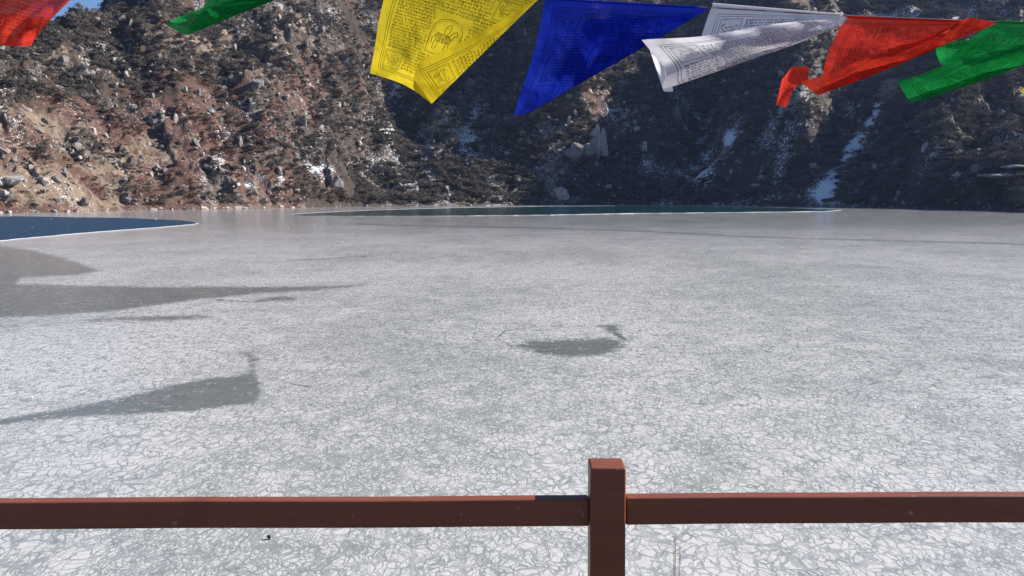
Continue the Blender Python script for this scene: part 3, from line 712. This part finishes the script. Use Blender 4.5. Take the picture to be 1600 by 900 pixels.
pl([(.435, .50), (.42, .53), (.425, .57)], .006); pl([(.50, .485), (.49, .44), (.50, .405), (.515, .39), (.53, .405), (.53, .44), (.515, .485)], .005); pl([(.50, .42), (.53, .42)], .004)
for k in range(230):
    a = rnd.uniform(.44, .555); b_ = rnd.uniform(.48, .54); seg(a, b_, a+.008, b_+.004, .0026)
for k in range(40):
    a = rnd.choice([rnd.uniform(.35, .385), rnd.uniform(.63, .665)]); b_ = rnd.uniform(.48, .59); seg(a, b_, a+.006, b_+.006, .0028)
yy, xx = np.mgrid[0:NI, 0:NI]/float(NI)
wear = .62 + .75*fbm(xx*9, yy*9, 4, 700); ink *= np.clip(wear+.3, .3, 1.)
img = bpy.data.images.new('woodblock_print', NI, NI, alpha=False, is_data=True)
buf = np.ones((NI, NI, 4), np.float32); buf[..., :3] = ink[::-1, :, None]; img.pixels.foreach_set(buf.ravel()); img.pack()
def cloth(name, col, inkc, trans=.5, sheer=.06, inkamt=.9, soak=.0):
    m = NT(name, .8, .1); t = m.t; im = t.nodes.new('ShaderNodeTexImage'); im.image = img; im.interpolation = 'Cubic'
    uv = t.nodes.new('ShaderNodeUVMap'); uv.uv_map = 'UVMap'; t.links.new(uv.outputs[0], im.inputs[0])
    wv = m.noise(900, 2, .5, vec=uv.outputs[0]); c = m.mix(m.math('MULTIPLY', wv, .25), col, tuple(x*.6 for x in col))
    c = m.mix(m.math('MULTIPLY', m.ramp(m.noise(5, 4, .6, vec=uv.outputs[0]), .45, .75), .25+soak), c, tuple(x*.55 for x in col))
    c = m.mix(m.math('MULTIPLY', im.outputs[0], inkamt), c, inkc)
    d = t.nodes.new('ShaderNodeBsdfDiffuse'); tr = t.nodes.new('ShaderNodeBsdfTranslucent'); tp = t.nodes.new('ShaderNodeBsdfTransparent')
    bmp = t.nodes.new('ShaderNodeBump'); bmp.inputs['Distance'].default_value = .0015; bmp.inputs['Strength'].default_value = .6; m.put(bmp.inputs['Height'], m.noise(22, 5, .6, vec=uv.outputs[0]))
    t.links.new(bmp.outputs[0], d.inputs['Normal']); t.links.new(bmp.outputs[0], tr.inputs['Normal'])
    m.put(d.inputs[0], c); m.put(tr.inputs[0], c); m1 = t.nodes.new('ShaderNodeMixShader'); m1.inputs[0].default_value = trans
    t.links.new(d.outputs[0], m1.inputs[1]); t.links.new(tr.outputs[0], m1.inputs[2])
    m2 = t.nodes.new('ShaderNodeMixShader'); m2.inputs[0].default_value = sheer; t.links.new(m1.outputs[0], m2.inputs[1]); t.links.new(tp.outputs[0], m2.inputs[2])
    t.links.new(m2.outputs[0], m.out.inputs[0]); t.nodes.remove(m.b); return m.m
K_y = cloth('yellow_cloth', (.76, .60, .03), (.08, .07, .01), .55, .02)
K_b = cloth('blue_cloth', (.022, .05, .60), (.004, .006, .06), .55, .05, .9, .3)
K_w = cloth('white_cloth', (.82, .80, .84), (.07, .07, .09), .5, .02)
K_r = cloth('red_cloth', (.88, .06, .035), (.10, .012, .012), .58, .05, .8)
K_g = cloth('green_cloth', (.015, .36, .075), (.004, .05, .012), .58, .08, .9)
M_hem = NT('hem_thread', .8); M_hem.base((.4, .35, .3))
FD = 1.62                                                     # distance of the cord
def cord_depth(px): return FD + .10*(px-800)/800.
def flag(label, mat, TL, TR, BR, BL, folds=(), bulge=(0, 0), bulge_r=(0, 0), bottom=(0, 0), lean=.0, rip=3.0, seed=0, n=90, extra=None, opening=0., swing=0., lip=0., twist=0., eback=0., euv=.3):
    u, v = np.meshgrid(np.linspace(0, 1, n), np.linspace(0, 1, n)); TL, TR, BR, BL = map(np.array, (TL, TR, BR, BL))
    X, Y = [(TL[i]*(1-u)+TR[i]*u)*(1-v)+(BL[i]*(1-u)+BR[i]*u)*v for i in (0, 1)]
    for i, A in ((0, X), (1, Y)): A += bulge[i]*4*v*(1-v)*(1-u)**2 + bulge_r[i]*4*v*(1-v)*u**2 + bottom[i]*4*u*(1-u)*v**2
    Zd = np.zeros_like(X)                                     # towards the viewer, in pixels
    Y += 1.6*np.sin(u*9+seed)*v; X += 1.8*np.sin(v*8+seed*2)*(1-.5*u)*v
    for (ax, ay, bx, by, rad, front) in folds:
        dx, dy = bx-ax, by-ay; L = math.hypot(dx, dy); nx, ny = -dy/L, dx/L      # normal; side with positive distance is folded over
        if ny < 0: nx, ny = -nx, -ny
        d = (X-ax)*nx + (Y-ay)*ny + 2.2*np.sin((u*7+v*5)+seed)
        r_ = rad; arc = math.pi*r_
        X -= lip*(1-u)**4*np.exp(-(d/26.)**2)
        on = d > -arc/2; dd = d + arc/2
        bend = np.clip(dd, 0, arc); newd = np.where(dd < arc, -arc/2 + r_*np.sin(bend/r_), -arc/2-(dd-arc)*1.0)
        zz = r_*(1-np.cos(bend/r_))*front
        beyond = np.clip(dd-arc, 0, None); zz = zz + front*opening*beyond + swing*(1-u)*sstep(0, 45, beyond)*(front > 0)
        X = np.where(on, X+(newd-d)*nx, X); Y = np.where(on, Y+(newd-d)*ny, Y); Zd = Zd + np.where(on, zz, 0)
    rp = 2.3*rip*v*(np.sin(u*11+v*4+seed) + .6*np.sin(v*13-u*5+seed*1.7) + .4*np.sin(u*23+seed*.3+v*9)) + 9*v*np.sin(u*3.2+seed)
    crk = 4.2*fbm(u*5+seed, v*5+.6*u, 4, 800) + 3.0*ridged(u*3.1+seed*2, v*2.7-u*1.5, 2, 805)
    Zd = Zd + (rp + crk*(.3+v))*.8 + twist*np.clip((max(TR[0], BR[0])-X)/(max(TR[0], BR[0])-min(TL[0], BL[0])), -.2, 1.2)*np.clip((Y-min(TL[1], TR[1]))/160., 0, 1.2)
    D = FD + .10*(X-800)/800. - lean*v - Zd*FD/FPX
    P = np.zeros(X.shape+(3,)); a = (X-800)/FPX; b_ = (450-Y)/FPX
    P[..., 0] = a*D; P[..., 1] = (cp+b_*sp)*D; P[..., 2] = EYE+(-sp+b_*cp)*D
    org = at_depth((TL[0]+TR[0])/2, (TL[1]+TR[1])/2, cord_depth((TL[0]+TR[0])/2)); root = empty('prayer_flag', org)
    tag(root, label, 'prayer flag', 'prayer flags strung on the cord')
    V = P.reshape(-1, 3)-org; UVv = np.stack([u, 1-v], -1).reshape(-1, 2); F = grid_faces(n, n)
    if extra is not None:                                     # a loose corner of cloth that whips out beside the hem
        m_ = 26; s_, t_ = np.meshgrid(np.linspace(0, 1, m_), np.linspace(0, 1, m_)); A = np.array(extra[0], float); B = np.array(extra[1], float)
        q_ = np.linspace(0, 1, len(A)); ex0 = np.stack([np.interp(t_, q_, A[:, i]) for i in (0, 1)], -1); ex1 = np.stack([np.interp(t_, q_, B[:, i]) for i in (0, 1)], -1)
        E = ex0*(1-s_[..., None])+ex1*s_[..., None]; D = FD+.10*(E[..., 0]-800)/800.-lean+eback-(4*np.sin(s_*3.1)+3*np.sin(t_*6))*FD/FPX
        Q = np.stack([(E[..., 0]-800)/FPX*D, (cp+(450-E[..., 1])/FPX*sp)*D, EYE+(-sp+(450-E[..., 1])/FPX*cp)*D], -1).reshape(-1, 3)-org
        F = np.concatenate([F, grid_faces(m_, m_)+len(V)]); V = np.concatenate([V, Q]); UVv = np.concatenate([UVv, np.stack([s_*euv, .35-.33*t_], -1).reshape(-1, 2)])
    o = mesh_np('cloth', V, F, mat, root, True); uvl = o.data.uv_layers.new(name='UVMap')
    li = np.empty(len(o.data.loops), np.int32); o.data.loops.foreach_get('vertex_index', li); uvl.data.foreach_set('uv', UVv[li].astype(np.float32).ravel())
    # rolled hem where the cloth is sewn over the cord
    bm = bmesh.new(); row = V[:n][::6]; tube(bm, [Vector(p)-Vector((0, 0, .0005)) for p in row], .0022, .0022, 6); bm_obj('hem', bm, mat, root, True)
    return root
flag('yellow prayer flag with black woodblock print and its lower right corner folded over', K_y, (620, -62), (852, -8), (728, 208), (579, 113), [(668, 168, 846, 0, 3.0, 1)], bulge=(-6, 0), bottom=(0, -14), seed=1., twist=130)
flag('deep blue prayer flag blown into a triangle between the yellow and white flags', K_b, (852, -2), (1106, 12), (1000, 172), (803, 179), [(829, 179, 1112, 13, 3.0, -1)], bulge=(4, 0), seed=2.3, twist=40)
flag('white prayer flag with black print and its lower half folded up', K_w, (1114, 6), (1328, 24), (1298, 64), (1078, 244), [(1040, 156, 1334, 31, 4.0, 1)], bulge=(-16, 0), bottom=(0, 4), seed=3.1, rip=3.4, opening=.9, swing=130, lip=38, twist=30, extra=([(1012, 61), (1016, 80), (1024, 104), (1037, 143)], [(1046, 66), (1042, 86), (1046, 112), (1052, 143)]), eback=-.022, euv=.05)
flag('red prayer flag at the right with a bright folded lower strip and loose whipping corner', K_r, (1322, 26), (1560, 35), (1494, 84), (1279, 194), [(1256, 163, 1545, 42, 3.6, 1)], bulge=(-14, 0), bulge_r=(6, 8), seed=4.4, opening=.9, swing=130,
     extra=([(1264, 104), (1238, 104), (1222, 124), (1213, 164)], [(1262, 130), (1250, 130), (1240, 140), (1228, 168)]))
flag('green prayer flag at the right edge of the picture with a thick folded lower strip', K_g, (1560, 33), (1792, 46), (1664, 108), (1438, 222), [(1425, 170, 1730, 52, 4.0, 1)], bulge=(-34, -12), seed=5.2, opening=.9, swing=130, lip=14, extra=([(1462, 66), (1463, 84), (1470, 101)], [(1556, 60), (1535, 78), (1505, 100)]), eback=.02)
flag('yellow prayer flag whose tip just shows below the green flag at the right edge', K_y, (1800, 47), (2030, 64), (1900, 190), (1591, 144), [], bulge=(-4, -18), seed=6.)
flag('dark green prayer flag blown up to the left of the yellow flag', K_g, (392, -100), (612, -64), (505, 12), (280, 90), [(292, 56, 530, -32, 3.6, 1)], bulge=(-10, 0), seed=7.7)
flag('red prayer flag in the upper left corner of the picture', K_r, (25, -128), (262, -118), (47, 74), (-80, 44), [], bulge=(18, 0), bulge_r=(-26, 6), bottom=(0, 6), seed=8.4, rip=5)
flag('pale lavender white prayer flag mostly out of the picture at the upper left corner', K_w, (-230, -168), (12, -130), (48, 16), (-190, 70), [], lean=-.06, seed=9.1)
ct = [(-1400, -420), (-700, -260), (-300, -180), (-10, -134), (210, -120), (392, -101), (612, -66), (730, -36), (852, -3), (980, 6), (1106, 12), (1220, 19), (1328, 25), (1450, 30), (1562, 35), (1680, 40), (1795, 47), (2030, 64), (2600, 100), (3200, 130)]
bm = bmesh.new(); tube(bm, [Vector(at_depth(a, b_, cord_depth(a))) for a, b_ in ct], .0016, .0016, 7)
cdm = NT('cord', .7); cdm.base((.16, .10, .13)); o = bm_obj('cord', bm, cdm.m, None, True); tag(o, 'thin dark cord that the prayer flags hang from, sagging across the top', 'cord')

# ------------------------------------------------------------ the air
hz = mesh_np('haze', [(a, b_, c_) for c_ in (-8, 760) for b_ in (-260, 2350) for a in (-2300, 2300)], [(0, 2, 3, 1), (4, 5, 7, 6), (0, 1, 5, 4), (2, 6, 7, 3), (0, 4, 6, 2), (1, 3, 7, 5)])
hm = bpy.data.materials.new('haze'); hm.use_nodes = True; t = hm.node_tree; t.nodes.remove(t.nodes['Principled BSDF'])
pv = t.nodes.new('ShaderNodeVolumePrincipled'); pv.inputs['Color'].default_value = (.38, .55, 1, 1); pv.inputs['Density'].default_value = .00006; pv.inputs['Anisotropy'].default_value = .3
t.links.new(pv.outputs[0], t.nodes['Material Output'].inputs['Volume']); hz.data.materials.append(hm); tag(hz, kind='stuff')
print('tris', sum(len(o.data.loops)-2*len(o.data.polygons) for o in S.objects if o.type == 'MESH'))
